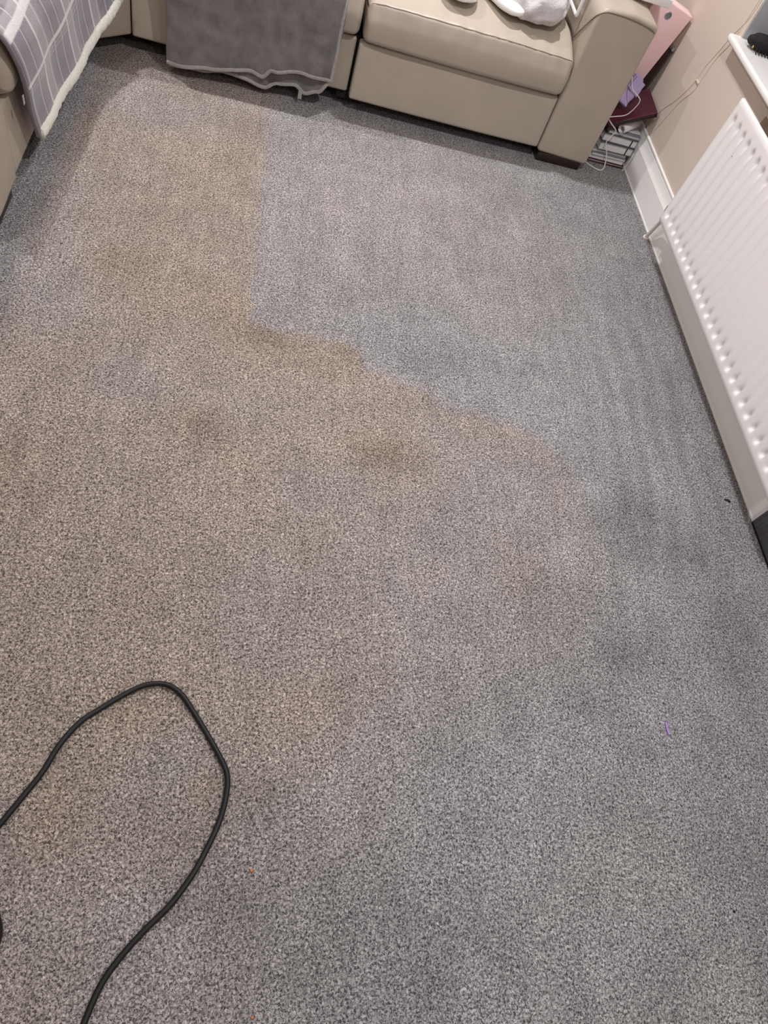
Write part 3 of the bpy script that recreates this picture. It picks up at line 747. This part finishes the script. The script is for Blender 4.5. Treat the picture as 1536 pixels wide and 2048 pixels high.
# lilac pouch
lp = tag(empty('lilac_pouch', (1.607, 3.235, 0.262)), 'crumpled lilac pouch lying on the maroon album', 'pouch')
lp.rotation_euler = (math.radians(-25), math.radians(24), 0)
pr = resample(fillet([(-0.032, -0.030), (0.032, -0.030), (0.040, 0.030), (-0.028, 0.034)], 0.012, 5), 0.008)
me = prism('pouch_body', pr, 0.0, 0.125, 0.010, lambda p, a: (p[0]*(1-a*1.2), p[1]*0.6, a), 10, 4, lambda v: (0.008*fn(v, 30), 0.008*fn(v+Vector((2, 3, 4)), 30), 0.004*fn(v, 45)))
o = finish('pouch_body', me, M_lilac, angle=60); o.parent = lp
me = prism('pouch_flap', resample(fillet([(-0.034, -0.006), (0.036, -0.006), (0.036, 0.006), (-0.034, 0.006)], 0.004, 4), 0.008), 0.055, 0.115, 0.003, lambda p, a: (p[0]*(1-a*1.0)+0.006, p[1]-0.022, a), 6, 3, lambda v: (0.006*fn(v, 34), 0.005*fn(v, 30), 0.004*fn(v, 45)))
o = finish('pouch_flap', me, M_lilac, angle=60); o.parent = lp
# pink box file leaning on the wall
pk = tag(empty('box_file', (1.785, 3.362, 0.612)), 'pale pink box file with a metal finger ring leaning against the wall', 'folder')
pk.rotation_euler = (0, math.radians(13), 0)
o = finish('file_body', boxes_mesh('file_body', [(-0.20, 0.0, 0.0, 0.07, -0.315, 0.0)], 0.007, 3), M_pink, angle=50); o.parent = pk
tor = tube_mesh('finger_ring', [(-0.105+0.013*math.cos(t), -0.0015, -0.045+0.013*math.sin(t)) for t in np.linspace(0, 2*math.pi, 25)], 0.0028, 8, 1, False)
o = finish('finger_ring', tor, M_ring); o.parent = pk
o = finish('finger_hole', tube_mesh('finger_hole', [(-0.105, -0.0012, -0.045), (-0.105, 0.0005, -0.045)], 0.0105, 16, 1, False), M_cov_grey); o.parent = pk
# dark board behind it, against the wall
bd = tag(empty('clipboard', (1.745, 3.372, 0.245)), 'thin dark brown clipboard wedged between the pink file and the wall', 'clipboard')
bd.rotation_euler = (0, math.radians(9.5), 0)
o = finish('board', boxes_mesh('board', [(0.0, 0.005, 0.0, 0.13, 0.0, 0.235)], 0.001, 1), M_board); o.parent = bd
o = finish('clip', boxes_mesh('clip', [(-0.006, 0.009, -0.002, 0.03, 0.225, 0.240)], 0.002, 2), M_ring); o.parent = bd
# white charger cables
tag(finish('charger_cable', tube_mesh('charger_cable', [(1.545, 3.23, 0.215), (1.579, 3.165, 0.199), (1.620, 3.160, 0.172), (1.606, 3.158, 0.137), (1.606, 3.158, 0.105), (1.633, 3.158, 0.068), (1.645, 3.150, 0.038), (1.648, 3.135, 0.008), (1.628, 3.115, 0.0032), (1.598, 3.12, 0.0032), (1.560, 3.15, 0.0032), (1.53, 3.20, 0.0032)], 0.0024, 8, 8), M_cable_w),
    'white charger cable looping down the front of the book stack', 'cable')
tag(finish('charger_cable', tube_mesh('charger_cable', [(1.585, 3.24, 0.40), (1.596, 3.175, 0.357), (1.633, 3.150, 0.340), (1.646, 3.145, 0.325), (1.642, 3.150, 0.290), (1.629, 3.152, 0.262), (1.611, 3.152, 0.248), (1.585, 3.155, 0.237), (1.545, 3.16, 0.220)], 0.0022, 8, 8), M_cable_w),
    'white charger cable arching over the lilac pouch', 'cable')
tag(finish('charger_cable', tube_mesh('charger_cable', [(1.768, 3.162, 0.094), (1.767, 3.158, 0.07), (1.766, 3.160, 0.035), (1.766, 3.165, 0.0025), (1.764, 3.172, 0.0022)], 0.0022, 8, 6), M_cable_w),
    'short white cable end beside the skirting and the book stack', 'cable')

# ------------------------------------------------------------------ wall cables
xw = XW-0.0012
wc = tag(empty('wall_cable', (XW, 3.1, 0.4)), 'thin beige cable clipped up the wall towards the window', 'cable')
c = [(3.225, 0.19), (3.195, 0.291), (3.128, 0.377), (3.08, 0.458), (3.067, 0.50), (3.06, 0.557), (3.035, 0.625), (3.012, 0.69), (2.985, 0.745), (2.966, 0.80), (2.962, 0.95), (2.962, 1.3)]
place(finish('wire', tube_mesh('wire', [(xw, a, b) for a, b in c], 0.0014, 8, 8), M_cable_wall), wc)
c = [(3.165, 0.19), (3.123, 0.30), (3.088, 0.39), (3.040, 0.461), (3.030, 0.512), (3.020, 0.602), (2.994, 0.660), (2.982, 0.70), (2.978, 0.80), (2.972, 1.3)]
place(finish('wire', tube_mesh('wire', [(xw, a, b) for a, b in c], 0.0011, 8, 8), M_cable_wall), wc)
place(box('cable_clip', (XW-0.005, XW-0.0003, 3.030, 3.066, 0.494, 0.503), M_cable_wall, bevel=0.002), wc)

# ------------------------------------------------------------------ things at the window
pc = tag(empty('black_pouch', (1.86, 2.86, 0.7225)), 'rounded black fabric pouch with a gold charm on the windowsill', 'pouch')
me = blob_mesh('pouch_body', (1.900, 2.872, 0.7475), (0.115, 0.045, 0.026), 4, 0.004, 25, 0.7227, 0.75)
place(finish('pouch_body', me, M_blackfab, angle=180), pc)
for k in range(7):
    place(finish('fringe', tube_mesh('fringe', [(1.815+k*0.014, 2.834-0.001*k, 0.738), (1.813+k*0.014, 2.824-0.001*k, 0.729), (1.812+k*0.014, 2.816-0.001*k, 0.7255)], 0.0022, 6, 3), M_blackfab), pc)
place(finish('charm', blob_mesh('charm', (1.797, 2.838, 0.738), (0.004, 0.004, 0.005), 2, 0.001, 90), M_gold), pc)
bc = tag(empty('brown_card', (1.762, 2.41, 0.485)), 'brown card tucked behind the top of the radiator', 'card')
bc.rotation_euler = (0, math.radians(4), 0)
for k in range(3):
    o = finish('fold', boxes_mesh('fold', [(0.004*k-0.006, 0.004*k-0.004, -0.070+0.01*k, 0.05+0.006*k, 0.0, 0.185-0.004*k)]), M_brown, smooth=False); o.parent = bc

# ------------------------------------------------------------------ on the carpet
cab = [(-0.363, 0.167), (-0.349, 0.185), (-0.323, 0.229), (-0.293, 0.282), (-0.271, 0.337), (-0.24, 0.385), (-0.201, 0.418), (-0.149, 0.456), (-0.109, 0.474), (-0.071, 0.474), (-0.039, 0.455),
       (-0.01, 0.42), (0.029, 0.366), (0.061, 0.318), (0.079, 0.282), (0.081, 0.241), (0.072, 0.192), (0.052, 0.14), (0.027, 0.09), (-0.01, 0.038), (-0.051, -0.002), (-0.086, -0.041), (-0.114, -0.082), (-0.131, -0.129), (-0.137, -0.165), (-0.14, -0.3)]
cab = [(-0.47, 0.135), (-0.41, 0.135)]+cab
pts = [(x, y, 0.0068+0.002*(1+math.sin(i*1.3))*(0.5 if 3 < i < 24 else 0)) for i, (x, y) in enumerate(cab)]
tag(finish('power_cable', tube_mesh('power_cable', pts, 0.0062, 10, 8), M_cable_b), 'black power cable looping across the carpet', 'cable')
ab = tag(empty('appliance_base', (-0.37, 0.0, 0)), 'black rounded plastic base at the left edge beside the cable', 'appliance')
rim = resample(fillet([(-0.47, -0.10), (-0.312, -0.06), (-0.296, 0.0), (-0.318, 0.045), (-0.47, 0.10)], [0.05, 0.05, 0.06, 0.03, 0.05], 8), 0.01)
place(finish('base_rim', prism('base_rim', rim, 0.0005, 0.022, 0.007, lambda p, a: (p[0], p[1], a), 2, 4), M_cable_b, angle=50), ab)
top = resample(fillet([(-0.455, -0.085), (-0.328, -0.05), (-0.316, 0.0), (-0.335, 0.032), (-0.455, 0.08)], [0.05, 0.05, 0.06, 0.03, 0.05], 8), 0.01)
place(finish('base_top', prism('base_top', top, 0.0222, 0.060, 0.015, lambda p, a: (p[0], p[1], a), 2, 4), M_under, angle=50), ab)
def scrap(name, pts, r, m, label, cat): return tag(finish(name, tube_mesh(name, pts, r, 6, 5), m), label, cat)
scrap('thread_scrap', [(1.2335, 0.435, 0.003), (1.231, 0.424, 0.005), (1.2305, 0.412, 0.005), (1.2335, 0.402, 0.003)], 0.0022, M_purple, 'tiny lilac thread scrap lying on the grey carpet', 'thread')
scrap('lint_scrap', [(1.690, 1.211, 0.003), (1.70, 1.208, 0.005), (1.710, 1.203, 0.003)], 0.003, M_under, 'tiny black scrap on the carpet near the skirting', 'scrap')
for nm, (x, y), m, lb in (('crumb', (0.145, 0.096), M_orange, 'tiny orange crumb on the carpet right of the cable'), ('crumb', (0.164, -0.150), M_orange, 'tiny orange crumb on the carpet at the bottom edge'),
                          ('crumb', (1.295, -0.009), M_under, 'tiny black crumb on the carpet near the bottom right corner')):
    tag(finish(nm, blob_mesh(nm, (x, y, 0.003), (0.0035, 0.003, 0.0028), 2, 0.001, 200), m), lb, 'crumb')
